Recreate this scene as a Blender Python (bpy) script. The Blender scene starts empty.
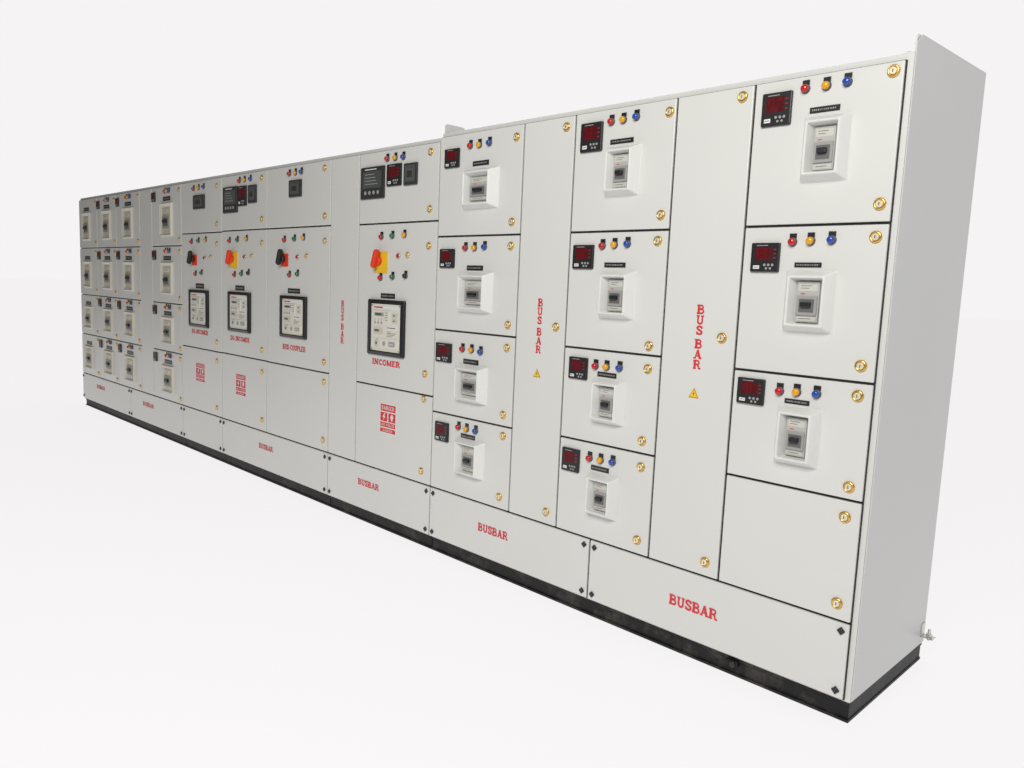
import bpy, bmesh, math, random
import numpy as np
from mathutils import Vector, Matrix
random.seed(4)
scene = bpy.context.scene
C = scene.collection
scene.view_settings.view_transform = 'Standard'
scene.view_settings.look = 'None'
scene.view_settings.exposure = 0

# ---------------------------------------------------------------- camera solved from the vanishing points
PP = np.array([512., 384.]); VL = np.array([-267., 257.]); VV = np.array([240., 6800.])
F = math.sqrt(-float(((VL-PP)*(VV-PP)).sum()))
def nrm(v): return v/math.sqrt(float((v*v).sum()))
def ray(px, py): return np.array([(px-512)/F, (py-384)/F, 1.0])
def cross(a, b): return np.array([a[1]*b[2]-a[2]*b[1], a[2]*b[0]-a[0]*b[2], a[0]*b[1]-a[1]*b[0]])
dL = nrm(np.array([VL[0]-PP[0], VL[1]-PP[1], F])); dV = nrm(np.array([VV[0]-PP[0], VV[1]-PP[1], F]))
dR = nrm(cross(dV, dL))
R = np.array([-dL, dR, -dV])
def mul(v): return np.array([float((R[i]*v).sum()) for i in range(3)])
PLH = 0.075; HC = 2.2; DEP = 0.775
rb = ray(848, 706); k = (50-384)/F
t = HC*(dV[1]-k*dV[2])/(rb[1]-k)
CAM = np.array([0, 0, PLH]) - mul(t*rb)
def P(px, py):
    d = mul(ray(px, py)); s = -CAM[1]/d[1]; p = CAM+s*d
    return float(p[0]), float(p[2])
def PS(px, py):
    d = mul(ray(px, py)); s = -CAM[0]/d[0]; p = CAM+s*d
    return float(p[1]), float(p[2])
cd = bpy.data.cameras.new('camera'); cam = bpy.data.objects.new('camera', cd); C.objects.link(cam)
right, down, fwd = [[float(q) for q in R[:, i]] for i in range(3)]
M = Matrix(((right[0], -down[0], -fwd[0], float(CAM[0])), (right[1], -down[1], -fwd[1], float(CAM[1])), (right[2], -down[2], -fwd[2], float(CAM[2])), (0, 0, 0, 1)))
cam.matrix_world = M
cd.sensor_fit = 'HORIZONTAL'; cd.sensor_width = 36; cd.lens = F/1024*36; cd.clip_end = 500; cd.clip_start = 0.05
scene.camera = cam

# ---------------------------------------------------------------- materials
def mat(name, colr, rough=0.5, metal=0.0, var=0.0, bump=0.0, bscale=300, emis=None, es=0, coat=0, vscale=3.0, spec=0.5, rvar=0.05, patch=None):
    m = bpy.data.materials.new(name); m.use_nodes = True
    nt = m.node_tree; b = nt.nodes['Principled BSDF']
    b.inputs['Base Color'].default_value = (*colr, 1); b.inputs['Roughness'].default_value = rough
    b.inputs['Metallic'].default_value = metal; b.inputs['Coat Weight'].default_value = coat; b.inputs['Specular IOR Level'].default_value = spec
    g = nt.nodes.new('ShaderNodeNewGeometry')
    if var:
        nz = nt.nodes.new('ShaderNodeTexNoise'); nz.inputs['Scale'].default_value = vscale; nz.inputs['Detail'].default_value = 8 if patch else 3
        nz.inputs['Roughness'].default_value = 0.7 if patch else 0.5
        nt.links.new(g.outputs['Position'], nz.inputs['Vector'])
        mr = nt.nodes.new('ShaderNodeMapRange'); mr.inputs[1].default_value = 0.3; mr.inputs[2].default_value = 0.7
        mr.inputs[3].default_value = 1-var; mr.inputs[4].default_value = 1+var
        nt.links.new(nz.outputs['Fac'], mr.inputs[0])
        mx = nt.nodes.new('ShaderNodeMix'); mx.data_type = 'RGBA'; mx.blend_type = 'MULTIPLY'; mx.inputs[0].default_value = 1
        mx.inputs[6].default_value = (*colr, 1)
        nt.links.new(mr.outputs[0], mx.inputs[7]); outc = mx.outputs[2]
        if patch:
            r2 = nt.nodes.new('ShaderNodeMapRange'); r2.inputs[1].default_value = 0.50; r2.inputs[2].default_value = 0.66
            nt.links.new(nz.outputs['Fac'], r2.inputs[0])
            m3 = nt.nodes.new('ShaderNodeMix'); m3.data_type = 'RGBA'; m3.inputs[7].default_value = (*patch, 1)
            nt.links.new(r2.outputs[0], m3.inputs[0]); nt.links.new(outc, m3.inputs[6]); outc = m3.outputs[2]
        nt.links.new(outc, b.inputs['Base Color'])
        m2 = nt.nodes.new('ShaderNodeMapRange'); m2.inputs[1].default_value = 0.3; m2.inputs[2].default_value = 0.7
        m2.inputs[3].default_value = max(0.05, rough-rvar); m2.inputs[4].default_value = rough+rvar
        nt.links.new(nz.outputs['Fac'], m2.inputs[0]); nt.links.new(m2.outputs[0], b.inputs['Roughness'])
    if bump:
        n2 = nt.nodes.new('ShaderNodeTexNoise'); n2.inputs['Scale'].default_value = bscale; n2.inputs['Detail'].default_value = 2
        nt.links.new(g.outputs['Position'], n2.inputs['Vector'])
        bp = nt.nodes.new('ShaderNodeBump'); bp.inputs['Strength'].default_value = bump; bp.inputs['Distance'].default_value = 0.001
        nt.links.new(n2.outputs['Fac'], bp.inputs['Height']); nt.links.new(bp.outputs['Normal'], b.inputs['Normal'])
    if emis:
        b.inputs['Emission Color'].default_value = (*emis, 1); b.inputs['Emission Strength'].default_value = es
    return m
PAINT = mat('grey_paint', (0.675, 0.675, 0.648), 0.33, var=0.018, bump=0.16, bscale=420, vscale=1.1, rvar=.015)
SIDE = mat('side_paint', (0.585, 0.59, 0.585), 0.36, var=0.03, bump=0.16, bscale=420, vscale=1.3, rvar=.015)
WHITE = mat('white_plastic', (0.78, 0.775, 0.75), 0.36, var=0.02)
BEZEL = mat('pale_grey_plastic', (0.745, 0.745, 0.72), 0.36, var=0.02)
BREAK = mat('breaker_grey', (0.33, 0.325, 0.31), 0.45, var=0.05)
TOG = mat('toggle_grey', (0.13, 0.13, 0.13), 0.4, var=0.08)
BODY = mat('breaker_body_grey', (0.44, 0.435, 0.41), 0.45, var=0.04)
BEIGE = mat('beige_grey_plastic', (0.56, 0.55, 0.50), 0.45, var=0.04)
FACE = mat('pale_beige_plastic', (0.70, 0.68, 0.60), 0.42, var=0.04)
CREAMP = mat('cream_plastic', (0.52, 0.46, 0.33), 0.45, var=0.04)
CREAMB = mat('ivory_plastic', (0.65, 0.63, 0.55), 0.4, var=0.03)
MGREY = mat('meter_bezel_plastic', (0.032, 0.033, 0.035), 0.4, var=0.1)
DGREY = mat('dark_grey_plastic', (0.09, 0.09, 0.095), 0.42, var=0.1)
BLACK = mat('black_plastic', (0.016, 0.016, 0.018), 0.38, var=0.15)
RUBBER = mat('black_rubber', (0.018, 0.018, 0.018), 0.75, var=0.1)
PLINTH = mat('black_enamel', (0.009, 0.009, 0.0095), 0.55, var=0.5, bump=0.6, bscale=45, vscale=7, spec=0.3, patch=(.055, .048, .042), rvar=.12)
REDP = mat('red_vinyl', (0.62, 0.03, 0.04), 0.5, var=0.06)
REDCAP = mat('red_lens', (0.50, 0.012, 0.015), 0.16, var=0.05, coat=0.5)
YELCAP = mat('amber_lens', (0.75, 0.36, 0.012), 0.16, var=0.05, coat=0.5)
BLUCAP = mat('blue_lens', (0.015, 0.07, 0.36), 0.16, var=0.05, coat=0.5)
GRNCAP = mat('green_lens', (0.012, 0.16, 0.06), 0.16, var=0.05, coat=0.5)
ORANGE = mat('red_handle_plastic', (0.74, 0.045, 0.012), 0.4, var=0.05)
YELLOW = mat('yellow_plastic', (0.85, 0.52, 0.02), 0.45, var=0.05)
BRASS = mat('brass', (0.74, 0.47, 0.13), 0.28, metal=0.85, var=0.12, vscale=40)
STEEL = mat('zinc_steel', (0.62, 0.61, 0.58), 0.3, metal=0.9, var=0.1, vscale=40)
CREAM = mat('lock_barrel', (0.80, 0.72, 0.52), 0.35, metal=0.3, var=0.05)
SCREEN = mat('red_display_glass', (0.075, 0.006, 0.009), 0.35, var=0.15, emis=(1, 0.03, 0.04), es=0.015, vscale=40, spec=.25)
DIGIT = mat('lit_red_digit', (0.17, 0.008, 0.012), 0.45, var=0.02, emis=(1, 0.04, 0.05), es=0.035, spec=.2)
LCD = mat('grey_display', (0.075, 0.082, 0.08), 0.3, var=0.08)
INK = mat('black_ink', (0.03, 0.03, 0.03), 0.6, var=0.05)
WINK = mat('white_ink', (0.72, 0.72, 0.70), 0.6, var=0.03)

# ---------------------------------------------------------------- mesh builder: x right, z up, -y toward the viewer
class MB:
    def __init__(s): s.v = []; s.f = []; s.m = []; s.mats = []; s.sm = []
    def mi(s, m):
        if m not in s.mats: s.mats.append(m)
        return s.mats.index(m)
    def face(s, idx, m, smooth=False): s.f.append(idx); s.m.append(s.mi(m)); s.sm.append(smooth)
    def loft(s, rings, m, front=True, back=True, smooth=False, fm=None):
        b = len(s.v); n = len(rings[0])
        for r in rings: s.v += r
        for i in range(len(rings)-1):
            for j in range(n):
                s.face((b+i*n+j, b+i*n+(j+1) % n, b+(i+1)*n+(j+1) % n, b+(i+1)*n+j), m, smooth)
        if back: s.face(tuple(b+j for j in range(n))[::-1], m)
        if front: s.face(tuple(b+(len(rings)-1)*n+j for j in range(n)), fm or m)
    def rr(s, cx, cz, w, h, r, y, n=3):
        r = max(1e-4, min(r, w/2*0.98, h/2*0.98)); o = []
        for (sx, sz, a0) in ((-1, -1, 180), (1, -1, 270), (1, 1, 0), (-1, 1, 90)):
            for i in range(n+1):
                a = math.radians(a0+90*i/n)
                o.append((cx+sx*(w/2-r)+r*math.cos(a), y, cz+sz*(h/2-r)+r*math.sin(a)))
        return o
    def plate(s, cx, cz, w, h, yb, yf, bev, m, r=0.0, fm=None):
        s.loft([s.rr(cx, cz, w, h, r, yb), s.rr(cx, cz, w, h, r, yf+bev), s.rr(cx, cz, w-0.6*bev, h-0.6*bev, max(0, r-0.3*bev), yf+0.3*bev),
                s.rr(cx, cz, w-2*bev, h-2*bev, max(0, r-bev), yf)], m, fm=fm)
    def quad(s, x0, x1, z0, z1, y, m):
        b = len(s.v); s.v += [(x0, y, z0), (x1, y, z0), (x1, y, z1), (x0, y, z1)]; s.face((b, b+1, b+2, b+3), m)
    def poly(s, pts, y, m):
        b = len(s.v); s.v += [(p[0], y, p[1]) for p in pts]; s.face(tuple(range(b, b+len(pts))), m)
    def ring(s, cx, cz, r, y, n): return [(cx+r*math.cos(2*math.pi*i/n), y, cz+r*math.sin(2*math.pi*i/n)) for i in range(n)]
    def turn(s, cx, cz, prof, m, n=20, fm=None):      # profile of (radius, y) from back to front
        s.loft([s.ring(cx, cz, r, y, n) for r, y in prof], m, smooth=True, fm=fm)
    def box(s, x0, x1, y0, y1, z0, z1, m, bev=0.0):
        b = len(s.v)
        s.v += [(x, y, z) for z in (z0, z1) for (x, y) in ((x0, y0), (x1, y0), (x1, y1), (x0, y1))]
        for q in ((0, 3, 2, 1), (4, 5, 6, 7), (0, 1, 5, 4), (1, 2, 6, 5), (2, 3, 7, 6), (3, 0, 4, 7)): s.face(tuple(b+i for i in q), m)
    def ribbon(s, pts, wd, y, m):
        n = len(pts); L = []; Rr = []
        for i in range(n):
            a = pts[max(0, i-1)]; c = pts[min(n-1, i+1)]
            dx, dz = c[0]-a[0], c[1]-a[1]; l = math.hypot(dx, dz) or 1
            nx, nz = -dz/l*wd/2, dx/l*wd/2
            L.append((pts[i][0]+nx, y, pts[i][1]+nz)); Rr.append((pts[i][0]-nx, y, pts[i][1]-nz))
        b = len(s.v); s.v += L+Rr
        for i in range(n-1): s.face((b+i, b+n+i, b+n+i+1, b+i+1), m)
    def mesh(s, name, shift=(0, 0, 0), fix=True):
        me = bpy.data.meshes.new(name)
        me.from_pydata([(float(a)+shift[0], float(b)+shift[1], float(c)+shift[2]) for a, b, c in s.v], [], s.f)
        for m in s.mats: me.materials.append(m)
        for p, mi, sm in zip(me.polygons, s.m, s.sm): p.material_index = mi; p.use_smooth = sm
        if fix:
            bm = bmesh.new(); bm.from_mesh(me); bmesh.ops.recalc_face_normals(bm, faces=list(bm.faces)); bm.to_mesh(me); bm.free()
        me.update(); return me
def link(name, me, parent, loc):
    o = bpy.data.objects.new(name, me); C.objects.link(o); o.parent = parent; o.location = loc; return o

# ---------------------------------------------------------------- slab-serif stroke lettering
def arc(cx, cz, rx, rz, a0, a1, n=8):
    return [(cx+rx*math.cos(math.radians(a0+(a1-a0)*i/n)), cz+rz*math.sin(math.radians(a0+(a1-a0)*i/n))) for i in range(n+1)]
T, H_ = 0.2, 0.11
def sf(x, z, w=0.34): return ([(x-w/2, z), (x+w/2, z)], H_)
b0, t0 = H_/2, 1-H_/2
GL = {
 'B': (0.84, [([(.2, 0), (.2, 1)], T), ([(.02, t0), (.42, t0)]+arc(.45, .755, .2, .19, 90, -90)+[(.2, .565)], .13), ([(.2, .505), (.46, .505)]+arc(.5, .28, .22, .225, 90, -90)+[(.02, b0)], .14)]),
 'U': (0.86, [([(.2, 1), (.2, .3)]+arc(.43, .3, .23, .24, 180, 360)+[(.66, 1)], .15), sf(.2, t0), sf(.66, t0)]),
 'S': (0.74, [([(.62, .72)]+arc(.36, .75, .24, .19, 10, 190, 8)+[(.3, .55), (.46, .46)]+arc(.38, .26, .25, .2, 60, -170, 9)+[(.1, .28)], .16), ([(.64, 1), (.64, .68)], .07), ([(.09, 0), (.09, .34)], .07)]),
 'A': (0.88, [([(.16, 0), (.43, 1)], .11), ([(.41, 1), (.70, 0)], T), ([(.25, .3), (.62, .3)], H_), sf(.14, b0, .3), sf(.72, b0, .34)]),
 'R': (0.9, [([(.2, 0), (.2, 1)], T), ([(.02, t0), (.44, t0)]+arc(.46, .73, .2, .215, 90, -90)+[(.2, .515)], .13), ([(.4, .52), (.6, .36), (.66, .06), (.86, .06)], .15), sf(.2, b0)]),
 'D': (0.86, [([(.2, 0), (.2, 1)], T), ([(.02, t0), (.38, t0)]+arc(.4, .5, .3, .445, 90, -90)+[(.02, b0)], .14)]),
 'G': (0.88, [(arc(.44, .5, .32, .43, 45, 350, 12), .15), ([(.5, .44), (.86, .44)], H_), ([(.76, 0), (.76, .46)], .13)]),
 'I': (0.46, [([(.2, 0), (.2, 1)], T), sf(.2, b0, .38), sf(.2, t0, .38)]),
 'N': (0.92, [([(.16, 0), (.16, 1)], .13), ([(.16, 1), (.7, 0)], T), ([(.7, 0), (.7, 1)], .13), sf(.16, b0), sf(.7, t0), sf(.1, t0, .2)]),
 'C': (0.82, [(arc(.44, .5, .32, .43, 45, 315, 12), .15), ([(.7, 1), (.7, .66)], .07)]),
 'O': (0.88, [(arc(.43, .5, .32, .43, 0, 360, 16), .15)]),
 'M': (1.06, [([(.16, 0), (.16, 1)], .13), ([(.16, 1), (.48, .1)], .16), ([(.48, .1), (.82, 1)], .12), ([(.84, 0), (.84, 1)], T), sf(.14, b0, .28), sf(.84, b0, .32), sf(.1, t0, .2), sf(.9, t0, .2)]),
 'E': (0.8, [([(.2, 0), (.2, 1)], T), ([(.02, t0), (.68, t0)], H_), ([(.02, b0), (.7, b0)], H_), ([(.2, .52), (.52, .52)], H_), ([(.68, 1), (.68, .74)], .08), ([(.7, 0), (.7, .28)], .08)]),
 'P': (0.82, [([(.2, 0), (.2, 1)], T), ([(.02, t0), (.44, t0)]+arc(.46, .72, .2, .225, 90, -90)+[(.2, .495)], .13), sf(.2, b0)]),
 'L': (0.76, [([(.2, 0), (.2, 1)], T), sf(.2, t0), ([(.02, b0), (.66, b0)], H_), ([(.66, 0), (.66, .3)], .08)]),
 'V': (0.86, [([(.12, 1), (.42, .04)], T), ([(.42, .04), (.72, 1)], .12), sf(.14, t0, .3), sf(.7, t0, .3)]),
 'T': (0.8, [([(.4, 0), (.4, 1)], T), ([(.06, t0), (.74, t0)], H_), ([(.07, 1), (.07, .72)], .08), ([(.73, 1), (.73, .72)], .08)]),
 '4': (0.8, [([(.5, 0), (.5, 1)], .17), ([(.5, .97), (.08, .3), (.74, .3)], .11)]),
 '1': (0.56, [([(.28, 0), (.28, 1)], .18), ([(.08, .8), (.28, .95)], .12)]),
 '5': (0.76, [([(.64, .93), (.18, .93), (.15, .56)]+arc(.36, .32, .26, .26, 110, -150, 9), .13)]),
 ' ': (0.45, []),
}
def slab(mb, text, W, H, m, x0=0, z0=0, y=-0.0012, bold=1.3):
    tot = sum(GL[c][0] for c in text); sx = W/tot; x = 0; kk = 0
    for c in text:
        for pts, wd in GL[c][1]:
            mb.ribbon([(x0-W/2+(x+p[0])*sx, z0-H/2+p[1]*H) for p in pts], wd*(sx*H)**.5*bold, y-0.00006*kk, m); kk = (kk+1) % 7
        x += GL[c][0]
SEG = {'0': 'abcdef', '1': 'bc', '2': 'abged', '3': 'abgcd', '4': 'fgbc', '5': 'afgcd', '6': 'afgedc', '7': 'abc', '8': 'abcdefg', '9': 'abfgcd'}
def seven(mb, ch, cx, cz, w, h, y, m):
    tk = w*0.2
    pos = {'a': (0, h/2, 1), 'g': (0, 0, 1), 'd': (0, -h/2, 1), 'f': (-w/2, h/4, 0), 'b': (w/2, h/4, 0), 'e': (-w/2, -h/4, 0), 'c': (w/2, -h/4, 0)}
    for s_ in SEG[ch]:
        px, pz, hz = pos[s_]
        if hz: mb.quad(cx+px-w/2+tk*.6, cx+px+w/2-tk*.6, cz+pz-tk/2, cz+pz+tk/2, y, m)
        else: mb.quad(cx+px-tk/2, cx+px+tk/2, cz+pz-h/4+tk*.6, cz+pz+h/4-tk*.6, y, m)

# ---------------------------------------------------------------- component meshes
def lamp_mesh(cap):
    b = MB()
    b.plate(0, 0.021, 0.026, 0.017, 0.001, -0.003, 0.0008, BLACK, 0.001)
    b.turn(0, 0, [(.0165, .001), (.0165, -.005), (.0145, -.008), (.0125, -.008)], DGREY)
    b.turn(0, 0, [(.0135, -.004), (.0135, -.014), (.0120, -.0185), (.0080, -.021), (.003, -.022)], cap)
    return b.mesh('indicator_lamp')
LAMP = {c: lamp_mesh(m) for c, m in (('R', REDCAP), ('Y', YELCAP), ('B', BLUCAP), ('G', GRNCAP), ('K', BLACK))}
def lock_mesh():
    b = MB()
    b.turn(0, 0, [(.0205, .001), (.0205, -.004), (.0175, -.0075), (.0135, -.0075), (.0125, -.004)], BRASS, 24)
    b.turn(0, 0, [(.0118, -.002), (.0118, -.0088), (.0105, -.0102)], CREAM, 20)
    b.plate(0, 0, .0030, .010, -.009, -.0112, .0004, DGREY)
    return b.mesh('lock')
LOCK = lock_mesh()
def screw_mesh():
    b = MB(); b.turn(0, 0, [(.011, .001), (.011, -.004), (.0085, -.008)], BLACK, 12)
    b.plate(0, 0, .027, .0065, .0005, -.0055, .001, BLACK, .002); b.plate(0, 0, .0065, .027, .0005, -.0062, .001, BLACK, .002)
    return b.mesh('screw_knob')
SCREW = screw_mesh()
def push_mesh(cap):
    b = MB(); b.turn(0, 0, [(.016, .001), (.016, -.006), (.0135, -.009)], STEEL); b.turn(0, 0, [(.012, -.004), (.012, -.013), (.0105, -.0145)], cap)
    return b.mesh('push_button')
PUSH = {c: push_mesh(m) for c, m in (('R', REDCAP), ('Y', YELCAP), ('G', GRNCAP), ('K', BLACK))}
def meter_mesh(w, h, kind):
    b = MB(); b.plate(0, 0, w, h, .001, -.012, .003, BLACK if kind == 'red' else MGREY, .004)
    y1, y2 = -.0124, -.0128
    if kind == 'red':
        b.quad(-.34*w, .26*w, -.10*h, .36*h, y1, SCREEN)
        for r in range(3):
            for c in range(3 if r else 4):
                seven(b, random.choice('0123456789'), -.25*w+c*.135*w, .27*h-r*.145*h, .075*w, .10*h, y2, DIGIT)
        b.quad(-.38*w, -.16*w, -.40*h, -.28*h, y2, WINK)
        b.quad(-.36*w, -.2*w, -.35*h, -.33*h, y2-.0003, INK)
        for i in range(3): b.turn(.02*w+i*.14*w, -.26*h, [(.045*w, -.0115), (.045*w, -.0137)], BREAK, 10)
        for i in range(2): b.turn(.09*w+i*.14*w, -.38*h, [(.04*w, -.0115), (.04*w, -.0137)], BREAK, 10)
        for i in range(3): b.quad(.31*w, .40*w, .25*h-i*.145*h, .285*h-i*.145*h, y2, REDCAP)
        b.quad(-.3*w, .1*w, .395*h, .42*h, y2, BREAK)
    elif kind == 'lcd':
        b.plate(0, .1*h, .80*w, .52*h, -.0115, -.0128, .001, LCD, .002); y2 = -.0132
        for i in range(4): b.quad(-.3*w, (.1+.05*i)*w, .25*h-i*.1*h, .27*h-i*.1*h, y2, BREAK)
        for i in range(4): b.turn(-.27*w+i*.18*w, -.31*h, [(.05*w, -.0115), (.05*w, -.0137)], BREAK, 10)
        b.quad(-.3*w, .2*w, .40*h, .43*h, y2, WINK)
    else:
        b.quad(-.4*w, .4*w, -.36*h, .40*h, y1, LCD)
        b.plate(0, -.02*h, .56*w, .54*h, -.012, -.016, .001, DGREY, .002)
        b.quad(-.2*w, .2*w, -.16*h, .14*h, -.0164, MGREY)
    return b.mesh('panel_meter')
def breaker_mesh(w, h, kind=0):
    b = MB(); rr = b.rr; r = .03*w
    iw, ih = (w*.46, h*.66) if kind == 0 else (w*.56, h*.58) if kind == 1 else (w*.60, h*.72)
    D = min(.046, w*.30) if kind < 2 else .020         # how far the funnel-shaped escutcheon stands proud
    fw, fh = (w*.74, h*.82) if kind < 2 else (w*.92, h*.94)
    fr = CREAMB if kind == 2 else BEZEL
    rings = [rr(0, 0, w, h, r, .001), rr(0, 0, w, h, r, -.0015), rr(0, 0, w*.985, h*.99, r, -.0025), rr(0, 0, fw, fh, r, -D+.003), rr(0, 0, fw-.006, fh-.006, r, -D),
             rr(0, 0, fw-.012, fh-.012, r*.8, -D), rr(0, 0, fw-.018, fh-.018, r*.6, -D+.003), rr(0, -.01*h, iw*1.06, ih*1.04, r*.3, -.003)]
    b.loft(rings, fr)
    bm_ = CREAMP if kind == 2 else BODY
    yf = -min(.016, D*.42); z0 = -.01*h
    b.plate(0, z0, iw*.97, ih*.98, -.0025, yf, .001, bm_, .001)
    y = yf-.0004
    b.quad(-iw*.40, iw*.40, z0+.27*ih, z0+.44*ih, y, BEIGE if kind < 2 else CREAMB)
    for i in range(2): b.quad(-iw*.32, iw*(.16-.12*i), z0+(.39-i*.06)*ih, z0+(.405-i*.06)*ih, y-.0004, TOG)
    b.quad(-iw*.30, -iw*.12, z0+.19*ih, z0+.215*ih, y, REDP)
    b.plate(0, z0-.09*ih, iw*.88, .48*ih, yf+.001, yf-.006, .0018, BREAK, .002)
    b.plate(0, z0-.09*ih, iw*.64, .32*ih, yf-.005, yf-.0075, .0005, TOG, .001)
    b.plate(0, z0-.06*ih, iw*.42, .12*ih, yf-.007, yf-.022, .002, BLACK, .002)
    b.quad(-iw*.40, iw*.40, z0-.46*ih, z0-.36*ih, y, BEIGE if kind < 2 else fr)
    b.quad(-iw*.32, iw*.2, z0-.415*ih, z0-.40*ih, y-.0004, TOG)
    return b.mesh('circuit_breaker')
def acb_mesh(w, h):
    b = MB(); rr = b.rr
    b.loft([rr(0, 0, w, h, .008, .001), rr(0, 0, w, h, .008, -.012), rr(0, 0, w*.985, h*.985, .007, -.016), rr(0, 0, w*.85, h*.88, .004, -.020), rr(0, 0, w*.83, h*.86, .004, -.004)], BLACK)
    b.plate(0, 0, w*.82, h*.85, -.003, -.012, .003, FACE, .003)
    y = -.0124; W = w*.82; Hh = h*.85
    b.quad(-.43*W, .43*W, .39*Hh, .46*Hh, y, WINK); b.quad(-.4*W, -.1*W, .41*Hh, .44*Hh, y-.0004, REDP)
    b.plate(-.14*W, .20*Hh, .56*W, .32*Hh, -.0115, -.017, .003, FACE, .003)
    b.quad(-.36*W, -.04*W, .24*Hh, .32*Hh, -.0174, BREAK); b.quad(-.33*W, -.12*W, .26*Hh, .30*Hh, -.0178, LCD)
    for i in range(3): b.turn(-.33*W+i*.11*W, .17*Hh, [(.03*W, -.0168), (.03*W, -.0185)], BEIGE, 8)
    for i in range(3): b.turn(-.33*W+i*.11*W, .10*Hh, [(.03*W, -.0168), (.03*W, -.0185)], BREAK, 8)
    for i in range(4): b.quad(.0, .09*W, (.31-.05*i)*Hh, (.322-.05*i)*Hh, -.0174, TOG)
    for zz_, cc in ((.27, GRNCAP), (.16, REDCAP)):
        b.plate(.31*W, zz_*Hh, .17*W, .075*Hh, -.0115, -.016, .002, BEIGE, .002); b.quad(.27*W, .33*W, (zz_-.012)*Hh, (zz_+.012)*Hh, -.0164, cc)
    b.plate(-.24*W, -.07*Hh, .34*W, .15*Hh, -.0115, -.015, .002, BEIGE, .003); b.quad(-.36*W, -.2*W, -.09*Hh, -.04*Hh, -.0154, TOG)
    b.quad(-.16*W, -.1*W, -.085*Hh, -.045*Hh, -.0154, YELLOW)
    b.quad(.03*W, .42*W, -.04*Hh, .05*Hh, y, WINK); b.quad(.06*W, .34*W, .0, .015*Hh, y-.0004, INK)
    for i in range(4): b.quad(.05*W, (.18+.06*((i*3) % 4))*W, -.08*Hh-i*.032*Hh, -.07*Hh-i*.032*Hh, y, TOG)
    b.plate(0, -.33*Hh, .86*W, .22*Hh, -.0115, -.0155, .003, FACE, .003)
    b.turn(-.26*W, -.33*Hh, [(.08*W, -.015), (.08*W, -.018), (.055*W, -.020)], BEIGE, 16); b.turn(-.26*W, -.33*Hh, [(.03*W, -.0195), (.03*W, -.0215)], TOG, 10)
    b.turn(-.02*W, -.33*Hh, [(.045*W, -.015), (.045*W, -.0185)], BREAK, 14)
    b.plate(.24*W, -.33*Hh, .2*W, .1*Hh, -.015, -.018, .001, BREAK, .002); b.quad(.18*W, .3*W, -.34*Hh, -.325*Hh, -.0184, WINK)
    for sx in (-1, 1):
        for sz in (-1, 1): b.turn(sx*.45*W, sz*.465*Hh, [(.018*W, -.0115), (.018*W, -.0132)], STEEL, 8)
    return b.mesh('air_circuit_breaker')
def rotary_mesh(plate, grip, pw):
    b = MB(); b.plate(.014, -.008, pw, pw*.95, .001, -.006, .0015, plate, .006)
    b.turn(0, 0, [(.026, -.005), (.026, -.020), (.020, -.026)], grip, 20)
    a = math.radians(70); c, s_ = math.cos(a), math.sin(a)
    i0 = len(b.v)
    b.loft([b.rr(.012, 0, .110, .026, .010, -.022), b.rr(.012, 0, .114, .028, .012, -.038), b.rr(.012, 0, .106, .024, .011, -.048), b.rr(.012, 0, .094, .016, .007, -.052)], grip)
    b.v[i0:] = [(p[0]*c-p[2]*s_-.006, p[1], p[0]*s_+p[2]*c) for p in b.v[i0:]]
    return b.mesh('rotary_switch')
ROT_O = rotary_mesh(YELLOW, ORANGE, .128)
ROT_K = rotary_mesh(ORANGE, BLACK, .092)
def name_mesh(w, h):
    b = MB(); b.plate(0, 0, w, h, .001, -.0025, .0005, BLACK, .001)
    x = -.42*w
    while x < .38*w:
        l = random.uniform(.02, .05)*w; b.quad(x, x+l, -.14*h, .14*h, -.0029, BREAK); x += l+random.uniform(.02, .045)*w
    return b.mesh('nameplate')
def danger_mesh(w, h):
    b = MB(); b.plate(0, 0, w, h, .0005, -.0012, .0003, WHITE, .002)
    b.quad(-.47*w, .47*w, .24*h, .47*h, -.0016, REDP); slab(b, 'DANGER', .8*w, .13*h, WINK, 0, .355*h, -.002, 1)
    b.quad(-.47*w, -.03*w, -.1*h, .2*h, -.0016, REDP); b.quad(.03*w, .47*w, -.1*h, .2*h, -.0016, REDP)
    b.poly([(-.22*w, .17*h), (-.34*w, .03*h), (-.25*w, .03*h), (-.30*w, -.08*h), (-.14*w, .07*h), (-.23*w, .07*h), (-.15*w, .17*h)], -.002, WINK)
    b.turn(.25*w, .08*h, [(.09*w, -.0014), (.09*w, -.002)], WINK, 14)
    b.quad(.2*w, .30*w, -.05*h, .03*h, -.0023, WINK)
    b.quad(-.47*w, .47*w, -.29*h, -.13*h, -.0016, REDP); slab(b, '415 VOLTS', .82*w, .09*h, WINK, 0, -.21*h, -.002, 1)
    b.quad(-.47*w, .47*w, -.47*h, -.33*h, -.0016, REDP); slab(b, 'DANGER', .6*w, .07*h, WINK, 0, -.40*h, -.002, 1)
    return b.mesh('warning_sign')
def tri_mesh(s_):
    b = MB()
    def tri(q): return [(-.5*q, -.42*q), (.5*q, -.42*q), (0, .45*q)]
    b.poly(tri(s_), -.0010, YELLOW); b.poly([(x, z-.01*s_) for x, z in tri(s_*.90)], -.0014, INK); b.poly([(x, z-.015*s_) for x, z in tri(s_*.80)], -.0017, YELLOW)
    b.poly([(.02*s_, .16*s_), (-.08*s_, -.08*s_), (-.01*s_, -.06*s_), (-.03*s_, -.25*s_), (.07*s_, .0), (.0, -.02*s_)], -.0021, INK)
    return b.mesh('warning_triangle')

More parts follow.
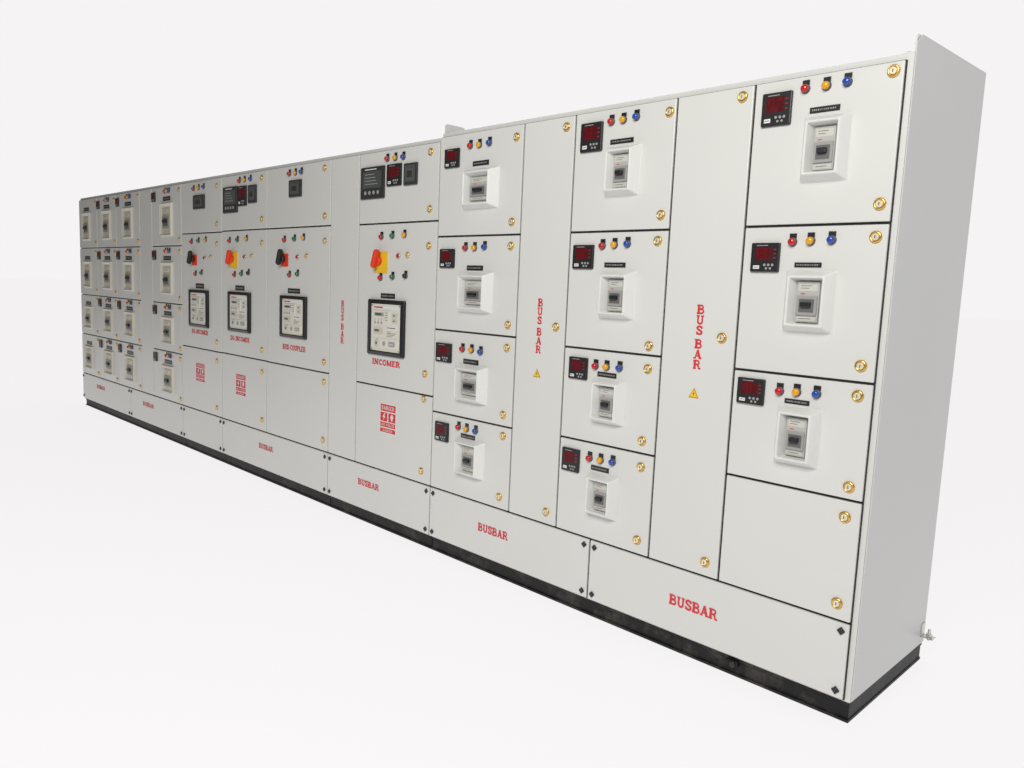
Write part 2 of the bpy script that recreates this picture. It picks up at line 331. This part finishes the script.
# ---------------------------------------------------------------- layout measured on the front plane
def quad_rect(q):
    a = [P(*p) for p in q]
    return [(a[0][0]+a[3][0])/2, (a[1][0]+a[2][0])/2, (a[0][1]+a[1][1])/2, (a[2][1]+a[3][1])/2]
COL = {
 'R1': [[(757, 81), (913, 57), (893, 221), (747, 224)], [(746, 228), (889, 226), (875, 380), (735, 369)], [(735, 372), (872, 385), (862, 499), (724, 473)], [(724, 477), (861, 504), (848, 618), (717, 578)]],
 'R2': [[(680, 97), (757, 84), (716, 574), (649, 551)]],
 'R3': [[(577, 112), (679, 99), (669, 228), (574, 231)], [(572, 234), (668, 231), (659, 354), (565, 345)], [(565, 349), (658, 358), (652, 453), (560, 435)], [(560, 439), (652, 457), (646, 550), (556, 522)]],
 'R4': [[(527, 120), (577, 112), (553, 523), (508, 506)]],
 'R5': [[(444, 138), (526, 126), (521, 232), (440, 235)], [(440, 239), (520, 236), (515, 333), (437, 329)], [(437, 333), (515, 338), (510, 425), (433, 411)], [(432, 414), (509, 428), (504, 507), (429, 485)]],
 'L1': [[(360, 154), (438, 143), (436, 219), (360, 222)], [(360, 226), (436, 224), (432, 391), (357, 383)], [(357, 386), (432, 396), (428, 478), (356, 459)]],
 'L2': [[(332, 159), (359, 155), (354, 456), (329, 450)]],
 'L3': [[(268, 169), (330, 159), (329, 224), (267, 227)], [(267, 230), (329, 228), (328, 371), (267, 361)], [(267, 364), (328, 374), (327, 450), (267, 432)]],
 'L4': [[(222, 178), (266, 170), (266, 227), (222, 230)], [(222, 233), (266, 230), (267, 360), (223, 351)], [(223, 354), (267, 363), (267, 430), (223, 416)]],
 'L5': [[(182, 187), (220, 179), (221, 231), (182, 233)], [(182, 235), (221, 233), (222, 352), (183, 344)], [(183, 346), (222, 354), (222, 417), (183, 404)]],
}
RECT = {c: [quad_rect(q) for q in v] for c, v in COL.items()}
ex = [P(x, 275)[0] for x in (80.5, 98, 117, 140.5, 152.5, 181)]
rz = [P(166, y)[1] for y in (188, 246, 303, 351, 398)]
for i, c in enumerate(('L9', 'L8', 'L7', 'L6b', 'L6')):
    rows = [(rz[0], rz[4])] if c == 'L6b' else [(rz[j], rz[j+1]) for j in range(4)]
    RECT[c] = [[ex[i], ex[i+1], a, b_] for a, b_ in rows]
ORDER = ['L9', 'L8', 'L7', 'L6b', 'L6', 'L5', 'L4', 'L3', 'L2', 'L1', 'R5', 'R4', 'R3', 'R2', 'R1']
def mean(l): l = list(l); return sum(l)/len(l)
ZP = mean([P(*p)[1] for p in ((847, 620), (589, 541), (428, 487), (328, 455), (222, 418), (84, 371))])
def mx(c, i): return mean([r[i] for r in RECT[c]])
EDGE = [mx('L9', 0)]
for a, b_ in zip(ORDER[:-1], ORDER[1:]): EDGE.append((mx(a, 1)+mx(b_, 0))/2)
EDGE.append(-0.018)
XE = {c: (EDGE[i], EDGE[i+1]) for i, c in enumerate(ORDER)}
TOPR = PLH+HC         # the right-hand cabinet is a little taller than the others
TOPL = TOPR-.020
YB = 0.018            # front plane of the housings behind the doors
GAP = 0.0045
CEN = {}

def door(cab, name, x0, x1, z1, z0):
    cx, cz = (x0+x1)/2, (z0+z1)/2; w, h = x1-x0, z1-z0
    b = MB(); b.plate(0, 0, w-2*GAP, h-2*GAP, .0165, 0, .0035, PAINT, .003)
    d = link(name, b.mesh(name), cab, (cx-cab.location.x, -cab.location.y, cz))
    g = MB(); g.plate(0, 0, w-2*GAP+.0055, h-2*GAP+.0055, .0188, .009, .0005, RUBBER)
    link('gasket', g.mesh('gasket'), d, (0, 0, 0))
    CEN[d.name] = (cx, cz, w, h); return d
def sub(d, name, me, X, Z, y=0.0):
    cx, cz = CEN[d.name][:2]; return link(name, me, d, (X-cx, y, Z-cz))
def at(d, name, me, px, py): X, Z = P(px, py); return sub(d, name, me, X, Z)
def bbox(x0, y0, x1, y1):
    X, Z = P((x0+x1)/2, (y0+y1)/2)
    w = P(x1, (y0+y1)/2)[0]-P(x0, (y0+y1)/2)[0]; h = P((x0+x1)/2, y0)[1]-P((x0+x1)/2, y1)[1]
    return X, Z, w, h
def meter(d, bb, kind='red'):
    X, Z, w, h = bbox(*bb); return sub(d, 'panel_meter', meter_mesh(w, h, kind), X, Z)
def breaker(d, bb, kind=0):
    X, Z, w, h = bbox(*bb); return sub(d, 'circuit_breaker', breaker_mesh(w*1.12, h*1.05, kind), X+.006, Z)
def lamps(d, pts, cols='RYB'):
    for p, c in zip(pts, cols): at(d, 'indicator_lamp', LAMP[c], *p)
def locks(d, *pts):
    for p in pts: at(d, 'lock', LOCK, *p)
def nplate(d, px, py, wpx, hpx=5):
    X, Z, w, h = bbox(px-wpx/2, py-hpx/2, px+wpx/2, py+hpx/2)
    sub(d, 'nameplate', name_mesh(w, max(h, .014)), X, Z)

def cabinet(label, first, last, right_end=False):
    x0, x1 = XE[first][0], XE[last][1]
    TOP = TOPR if right_end else TOPL
    if right_end: x1 = 0.0
    e = bpy.data.objects.new('switchgear_cabinet', None); C.objects.link(e)
    e.location = ((x0+x1)/2, DEP/2, 0); e.empty_display_size = 0.2
    e['label'] = label; e['category'] = 'electrical cabinet'; e['group'] = 'switchgear cabinets standing in one row'
    sh = (-(x0+x1)/2, -DEP/2, 0)
    b = MB(); i = .004
    b.loft([[(x0+.001+q, YB+q, z), (x1-.001-q, YB+q, z), (x1-.001-q, DEP-q, z), (x0+.001+q, DEP-q, z)]
            for q, z in ((i, PLH), (0, PLH+i), (0, TOP-i), (i*.3, TOP-i*.3), (i, TOP))], PAINT)
    link('housing', b.mesh('housing', sh), e, (0, 0, 0))
    b = MB(); b.box(x0+.0015, x1-.006, YB+.012, DEP-.006, 0.0005, PLH-.0005, PLINTH)
    b.box(x0+.0017, x1-.003, YB+.004, DEP-.003, 0.0, .010, PLINTH); b.box(x0+.0017, x1-.003, YB+.004, DEP-.003, PLH-.012, PLH-.001, PLINTH)
    link('plinth', b.mesh('plinth', sh), e, (0, 0, 0))
    return e
def shift(cab): return (-cab.location.x, -cab.location.y, 0)
def column(cab, c, names='door'):
    rs = RECT[c]; x0, x1 = XE[c]; zs = [(TOPR if c[0] == 'R' else TOPL)-.021]
    for a, b_ in zip(rs[:-1], rs[1:]): zs.append((a[3]+b_[2])/2)
    zs.append(ZP)
    return [door(cab, names, x0, x1, zs[i], zs[i+1]) for i in range(len(rs))]
def bottom(cab, x0, x1, txt=None):
    d = door(cab, 'bottom_cover', x0, x1, ZP, PLH+.008)
    zz = (ZP+PLH+.008)/2; hh = ZP-PLH-.008
    for sx in (x0+.03, x1-.03):
        for sz in (-1, 1): sub(d, 'screw_knob', SCREW, sx, zz+sz*(hh/2-.032))
    for tx in (txt or []):
        ax, az = P(*tx[0]); bx_, bz = P(*tx[1]); hgt = tx[2]
        b = MB(); slab(b, 'BUSBAR', abs(bx_-ax), hgt, REDP); sub(d, 'lettering', b.mesh('lettering', fix=False), (ax+bx_)/2, (az+bz)/2)
    return d
def vtext(d, px, y0, y1, cw):
    X, Za = P(px, y0); X2, Zb = P(px, y1); X = (X+X2)/2
    ph = (Za-Zb)/6.3
    for wi, word in enumerate(('BUS', 'BAR')):
        b = MB()
        for i, c in enumerate(word): slab(b, c, cw*GL[c][0]/.86, ph*.84, REDP, 0, (1-i)*ph, bold=1.3)
        sub(d, 'lettering', b.mesh('lettering', fix=False), X, Za-ph*(1.5+3.3*wi))

# ---------------------------------------------------------------- right-hand cabinet
S1 = cabinet('light grey switchgear cabinet at the near right end, its plain side wall showing', 'R5', 'R1', True)
d = column(S1, 'R1')
meter(d[0], (763, 93, 792, 126)); lamps(d[0], [(806, 89), (827, 86), (848, 82)]); nplate(d[0], 825, 109, 30, 6); breaker(d[0], (803, 117, 845, 180)); locks(d[0], (894, 71), (880, 204))
meter(d[1], (752, 243, 780, 272)); lamps(d[1], [(793, 242), (811, 241), (832, 240)]); nplate(d[1], 808, 265, 27); breaker(d[1], (785, 272, 830, 331)); locks(d[1], (876, 237), (861, 366))
meter(d[2], (738, 378, 765, 404)); lamps(d[2], [(780, 391), (797, 392), (817, 394)]); nplate(d[2], 797, 402, 25); breaker(d[2], (776, 408, 816, 464)); locks(d[2], (858, 396), (849, 487))
locks(d[3], (845, 517), (837, 603))
d = column(S1, 'R2', 'cover_panel')[0]
locks(d, (743, 97), (722, 338), (705, 562)); vtext(d, 699, 304, 370, .036); at(d, 'warning_triangle', tri_mesh(.048), 694, 393)
d = column(S1, 'R3')
meter(d[0], (582, 123, 603, 152)); lamps(d[0], [(612, 122), (624, 120), (637, 117)]); nplate(d[0], 622, 141, 23); breaker(d[0], (607, 147, 637, 195)); locks(d[0], (670, 112), (661, 215))
meter(d[1], (574, 245, 594, 269)); lamps(d[1], [(603, 246), (615, 245), (628, 244)]); nplate(d[1], 615, 265, 21); breaker(d[1], (601, 272, 632, 318)); locks(d[1], (658, 241), (649, 346))
meter(d[2], (570, 357, 588, 379)); lamps(d[2], [(596, 366), (607, 367), (620, 368)]); nplate(d[2], 607, 375, 19); breaker(d[2], (593, 380, 622, 423)); locks(d[2], (648, 369), (642, 441))
meter(d[3], (563, 448, 580, 471)); lamps(d[3], [(590, 458), (601, 460), (613, 462)]); nplate(d[3], 600, 469, 18); breaker(d[3], (588, 475, 615, 516)); locks(d[3], (641, 467), (637, 540))
d = column(S1, 'R4', 'cover_panel')[0]
locks(d, (567, 127), (556, 327), (546, 512)); vtext(d, 539.5, 298, 354, .034); at(d, 'warning_triangle', tri_mesh(.048), 537, 373)
d = column(S1, 'R5')
meter(d[0], (446, 149, 460, 168)); lamps(d[0], [(471, 146), (480, 145), (490, 143)]); nplate(d[0], 481, 163, 16); breaker(d[0], (465, 169, 496, 208), 1); locks(d[0], (517, 137), (512, 222))
meter(d[1], (441, 249, 455, 268)); lamps(d[1], [(466, 248), (475, 248), (485, 247)]); nplate(d[1], 475, 268, 16); breaker(d[1], (460, 273, 490, 312), 1); locks(d[1], (511, 246), (508, 325))
meter(d[2], (437, 343, 452, 362)); lamps(d[2], [(463, 349), (472, 350), (481, 352)]); nplate(d[2], 471, 362, 15); breaker(d[2], (457, 366, 485, 402), 1); locks(d[2], (507, 348), (503, 415))
meter(d[3], (436, 422, 449, 441)); lamps(d[3], [(459, 427), (467, 429), (476, 431)]); nplate(d[3], 468, 437, 14); breaker(d[3], (457, 440, 482, 476)); locks(d[3], (503, 436), (499, 497))
xm = P(588, 570)[0]
bottom(S1, XE['R5'][0], xm, [((478, 526), (508, 537), .040)])
bottom(S1, xm, XE['R1'][1], [((669, 600), (718, 614), .042)])
# side wall standing a little above the roof, lifting brackets, earth terminal, plinth lug
b = MB()
def side_ring(x, q):
    return [(x, YB+.004+q, PLH+.006+q), (x, DEP-.004-q, PLH+.006+q), (x, DEP-.004-q, TOPR+.098-q), (x, YB+.050, TOPR+.064-q), (x, YB+.004+q, TOPR+.030-q)]
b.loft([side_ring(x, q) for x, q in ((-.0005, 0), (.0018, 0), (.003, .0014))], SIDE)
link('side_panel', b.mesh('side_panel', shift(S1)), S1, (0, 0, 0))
def bracket(cab, X, hh, y0, y1, m):
    b = MB(); TOP = TOPR
    b.loft([[(x, y0, TOP+.0005), (x, y1, TOP+.0005), (x, y1, TOP+hh*.7), (x, y1-.02, TOP+hh), (x, y0+.012, TOP+hh), (x, y0, TOP+hh*.8)] for x in (X-.005, X)], m)
    b.box(X+.0005, X+.040, y0, y1, TOP+.0005, TOP+.0055, m) if X < -1 else b.box(X-.045, X-.0055, y0, y1, TOP+.0005, TOP+.0055, m)
    sx = .026 if X < -1 else -.030
    for f_ in (.25, .75):
        yy = y0+f_*(y1-y0); b.box(X+sx-.006, X+sx+.006, yy-.006, yy+.006, TOP+.005, TOP+.013, STEEL)
    link('lifting_bracket', b.mesh('lifting_bracket', shift(cab)), cab, (0, 0, 0))
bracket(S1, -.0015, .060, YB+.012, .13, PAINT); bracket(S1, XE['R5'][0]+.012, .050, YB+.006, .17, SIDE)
yy, zz = DEP-.035, PS(922, 626)[1]-.02
b = MB(); b.box(.0035, .050, yy-.02, yy+.02, zz-.020, zz-.016, STEEL); b.box(.0025, .007, yy-.02, yy+.02, zz-.0155, zz+.035, STEEL)
for z0, z1, r, n in ((zz-.0155, zz-.003, .012, 6), (zz-.030, zz+.016, .006, 12)):
    b.loft([[(.030+r*math.cos(2*math.pi*i/n), yy+r*math.sin(2*math.pi*i/n), z) for i in range(n)] for z in (z0, z1)], STEEL)
link('earth_terminal', b.mesh('earth_terminal', shift(S1)), S1, (0, 0, 0))
X, Z = P(730, 667)
b = MB(); b.plate(0, 0, .05, .022, .03, -.006, .002, PLINTH, .004); b.turn(.008, .0, [(.012, -.004), (.012, -.014), (.008, -.016)], BLACK, 10)
link('plinth_lug', b.mesh('plinth_lug'), S1, (X-S1.location.x, .012-S1.location.y, PLH-.02))

# ---------------------------------------------------------------- next cabinet: single framed breaker and tall narrow cover
S2 = cabinet('light grey cabinet second from right with one large black framed breaker beside a narrow cover', 'L2', 'L1')
d = column(S2, 'L2', 'cover_panel')[0]
vtext(d, 342.5, 300, 344, .034)
d = column(S2, 'L1')
meter(d[0], (362, 167, 385, 199), 'lcd'); meter(d[0], (388, 164, 402, 186)); meter(d[0], (405, 163, 418, 185), 'sync')
lamps(d[0], [(388, 159), (396, 158), (404, 157)], 'RYB'); locks(d[0], (431, 152), (430, 209))
def text_under(d, px, py, wpx, txt, h=.034):
    X, Z = P(px, py); W = P(px+wpx/2, py)[0]-P(px-wpx/2, py)[0]
    b = MB(); slab(b, txt, W, h, REDP, bold=1.4); sub(d, 'lettering', b.mesh('lettering', fix=False), X, Z)
def acb(d, bb):
    X, Z, w, h = bbox(*bb); sub(d, 'air_circuit_breaker', acb_mesh(w, h), X, Z)
lamps(d[1], [(382, 237), (393, 236), (405, 235)], 'RGY')
at(d[1], 'rotary_switch', ROT_O, 380, 261); at(d[1], 'push_button', PUSH['R'], 399, 256); at(d[1], 'push_button', PUSH['Y'], 408, 255)
lamps(d[1], [(381, 278), (393, 277), (406, 276)], 'RGK'); nplate(d[1], 388, 296, 14)
acb(d[1], (369, 300, 405, 356)); text_under(d[1], 386, 363, 28, 'INCOMER', .032); locks(d[1], (429, 246), (425, 374))
X, Z, w, h = bbox(380, 404, 396, 434); sub(d[2], 'warning_sign', danger_mesh(w, h), X, Z); locks(d[2], (424, 399), (421, 471))
bottom(S2, XE['L2'][0], XE['L1'][1], [((358, 481), (379, 488), .036)])

S3 = cabinet('light grey cabinet in the middle of the row with two framed breakers side by side', 'L4', 'L3')
d = column(S3, 'L4')
meter(d[0], (224, 187, 238, 213), 'lcd'); meter(d[0], (239, 186, 247, 206)); meter(d[0], (249, 185, 257, 203), 'sync'); lamps(d[0], [(240, 181), (245, 180), (251, 179)]); locks(d[0], (262, 178), (262, 219))
lamps(d[1], [(230, 241), (238, 240), (247, 239)], 'RGY'); at(d[1], 'rotary_switch', ROT_O, 233, 259); at(d[1], 'push_button', PUSH['R'], 245, 257); at(d[1], 'push_button', PUSH['Y'], 252, 256)
lamps(d[1], [(235, 275), (242, 274), (249, 273)], 'RGK'); nplate(d[1], 240, 288, 9)
acb(d[1], (229, 292, 251, 332)); text_under(d[1], 240, 339, 19, 'DG INCOMER', .034); locks(d[1], (262, 243), (262, 350))
X, Z, w, h = bbox(236, 374, 246, 396); sub(d[2], 'warning_sign', danger_mesh(w, h), X, Z); locks(d[2], (262, 372), (262, 420))
d = column(S3, 'L3')
meter(d[0], (290, 180, 302, 197), 'sync'); lamps(d[0], [(290, 174), (296, 173), (302, 172)]); locks(d[0], (325, 168), (325, 216))
lamps(d[1], [(285, 240), (295, 239), (304, 238)], 'RGY'); at(d[1], 'rotary_switch', ROT_K, 284, 259); at(d[1], 'push_button', PUSH['R'], 298, 257); at(d[1], 'push_button', PUSH['Y'], 307, 256)
lamps(d[1], [(290, 275), (298, 274)], 'RG'); nplate(d[1], 294, 291, 12)
acb(d[1], (281, 296, 307, 338)); text_under(d[1], 294, 348, 23, 'BUS COUPLER', .034); locks(d[1], (325, 241), (324, 362))
locks(d[2], (324, 382), (323, 440))
bottom(S3, XE['L4'][0], XE['L3'][1], [((259, 445), (273, 450), .036)])

S4 = cabinet('narrow light grey cabinet one column wide, left of the two framed breakers', 'L5', 'L5')
d = column(S4, 'L5')
meter(d[0], (194, 195, 205, 209), 'sync'); lamps(d[0], [(194, 189), (199, 188), (204, 187)]); locks(d[0], (217, 186), (217, 224))
lamps(d[1], [(192, 242), (199, 241), (206, 240)], 'RGY'); at(d[1], 'rotary_switch', ROT_K, 194, 259); at(d[1], 'push_button', PUSH['R'], 205, 258); at(d[1], 'push_button', PUSH['Y'], 211, 257)
lamps(d[1], [(196, 274), (202, 273)], 'RG'); nplate(d[1], 200, 286, 8)
acb(d[1], (190, 290, 209, 327)); text_under(d[1], 200, 332, 16, 'DG INCOMER', .034); locks(d[1], (217, 244), (217, 342))
X, Z, w, h = bbox(196, 363, 205, 382); sub(d[2], 'warning_sign', danger_mesh(w, h), X, Z); locks(d[2], (217, 361), (217, 408))
bottom(S4, XE['L5'][0], XE['L5'][1])

S5 = cabinet('light grey cabinet at the far left end with a grid of small breaker doors', 'L9', 'L6')
for c in ('L9', 'L8', 'L7', 'L6'):
    x0, x1 = XE[c]; w = x1-x0
    for i, dd in enumerate(column(S5, c)):
        cx, cz, _, hgt = CEN[dd.name]
        bw = min(.27, w*.52); bh = min(.34, hgt*.58)
        off = -.06*w if c == 'L9' else .03*w
        sub(dd, 'circuit_breaker', breaker_mesh(bw, bh, 2), cx+off, cz-.06*hgt)
        sub(dd, 'nameplate', name_mesh(.16, .036), cx+off, cz+.29*hgt)
        if c != 'L9':
            sub(dd, 'panel_meter', meter_mesh(.08, .08, 'red'), x0+.058, cz+.34*hgt)
            for j, q in enumerate('RYB'): sub(dd, 'indicator_lamp', LAMP[q], x0+w*.5+j*.045-.01, cz+.41*hgt)
        sub(dd, 'lock', LOCK, x1-.045, cz+.40*hgt); sub(dd, 'lock', LOCK, x1-.045, cz-.40*hgt)
column(S5, 'L6b', 'cover_panel')
xm = (XE['L7'][0]*.5+XE['L7'][1]*.5)
bottom(S5, XE['L9'][0], xm, [((97, 386), (105, 389), .036)]); bottom(S5, xm, XE['L6'][1], [((143, 403), (154, 407), .036)])

# ---------------------------------------------------------------- floor under the row: its white is an added glow, fading out in front
fm = bpy.data.materials.new('white_glow_floor'); fm.use_nodes = True; nt = fm.node_tree; bs = nt.nodes['Principled BSDF']
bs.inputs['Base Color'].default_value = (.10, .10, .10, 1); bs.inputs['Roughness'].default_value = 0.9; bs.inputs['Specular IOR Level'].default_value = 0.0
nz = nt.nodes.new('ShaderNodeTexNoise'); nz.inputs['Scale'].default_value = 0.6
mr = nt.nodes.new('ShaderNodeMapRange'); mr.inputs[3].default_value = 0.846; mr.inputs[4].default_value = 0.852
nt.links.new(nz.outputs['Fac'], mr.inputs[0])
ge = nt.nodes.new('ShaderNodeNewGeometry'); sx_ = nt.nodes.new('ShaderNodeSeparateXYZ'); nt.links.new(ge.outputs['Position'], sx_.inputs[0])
fd = nt.nodes.new('ShaderNodeMapRange'); fd.inputs[1].default_value = -3.9; fd.inputs[2].default_value = -2.6; fd.inputs[3].default_value = 0.12; fd.inputs[4].default_value = 1.0  # dims the added glow in front, so less light reaches the doors from below
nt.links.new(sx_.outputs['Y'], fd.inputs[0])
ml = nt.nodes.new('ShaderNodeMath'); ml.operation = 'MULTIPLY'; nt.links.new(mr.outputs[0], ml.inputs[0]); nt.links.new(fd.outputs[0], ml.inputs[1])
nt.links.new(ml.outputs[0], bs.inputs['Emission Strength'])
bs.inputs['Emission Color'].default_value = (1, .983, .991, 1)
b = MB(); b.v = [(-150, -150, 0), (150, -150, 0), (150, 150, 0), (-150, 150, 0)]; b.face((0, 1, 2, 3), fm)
fl = link('floor', b.mesh('floor', fix=False), None, (0, 0, 0)); fl['kind'] = 'structure'; fl['label'] = 'seamless floor glowing white under the cabinets'; fl['category'] = 'floor'

# ---------------------------------------------------------------- light
w = bpy.data.worlds.new('World'); scene.world = w; w.use_nodes = True; nt = w.node_tree; bg = nt.nodes['Background']
tc = nt.nodes.new('ShaderNodeTexCoord'); sp = nt.nodes.new('ShaderNodeSeparateXYZ'); nt.links.new(tc.outputs['Generated'], sp.inputs[0])
mr = nt.nodes.new('ShaderNodeMapRange'); mr.inputs[1].default_value = -.06; mr.inputs[2].default_value = .19
mr.interpolation_type = 'SMOOTHSTEP'; nt.links.new(sp.outputs['Y'], mr.inputs[0])
mc = nt.nodes.new('ShaderNodeMix'); mc.data_type = 'RGBA'; mc.inputs[6].default_value = (.10, .094, .082, 1); mc.inputs[7].default_value = (.916, .901, .907, 1)
nt.links.new(mr.outputs[0], mc.inputs[0]); nt.links.new(mc.outputs[2], bg.inputs['Color']); bg.inputs['Strength'].default_value = 1.0
def area(name, loc, tgt, sx, sy, power, colr):
    l = bpy.data.lights.new(name, 'AREA'); l.shape = 'RECTANGLE'; l.size = sx; l.size_y = sy; l.energy = power; l.color = colr
    o = bpy.data.objects.new(name, l); C.objects.link(o); o.location = loc
    o.rotation_euler = (Vector(tgt)-Vector(loc)).to_track_quat('-Z', 'Y').to_euler(); return o
area('window_light', (0.5, -4.2, 3.8), (-1.6, 0, 1.2), 2.8, 1.6, 228, (1, .99, .965))
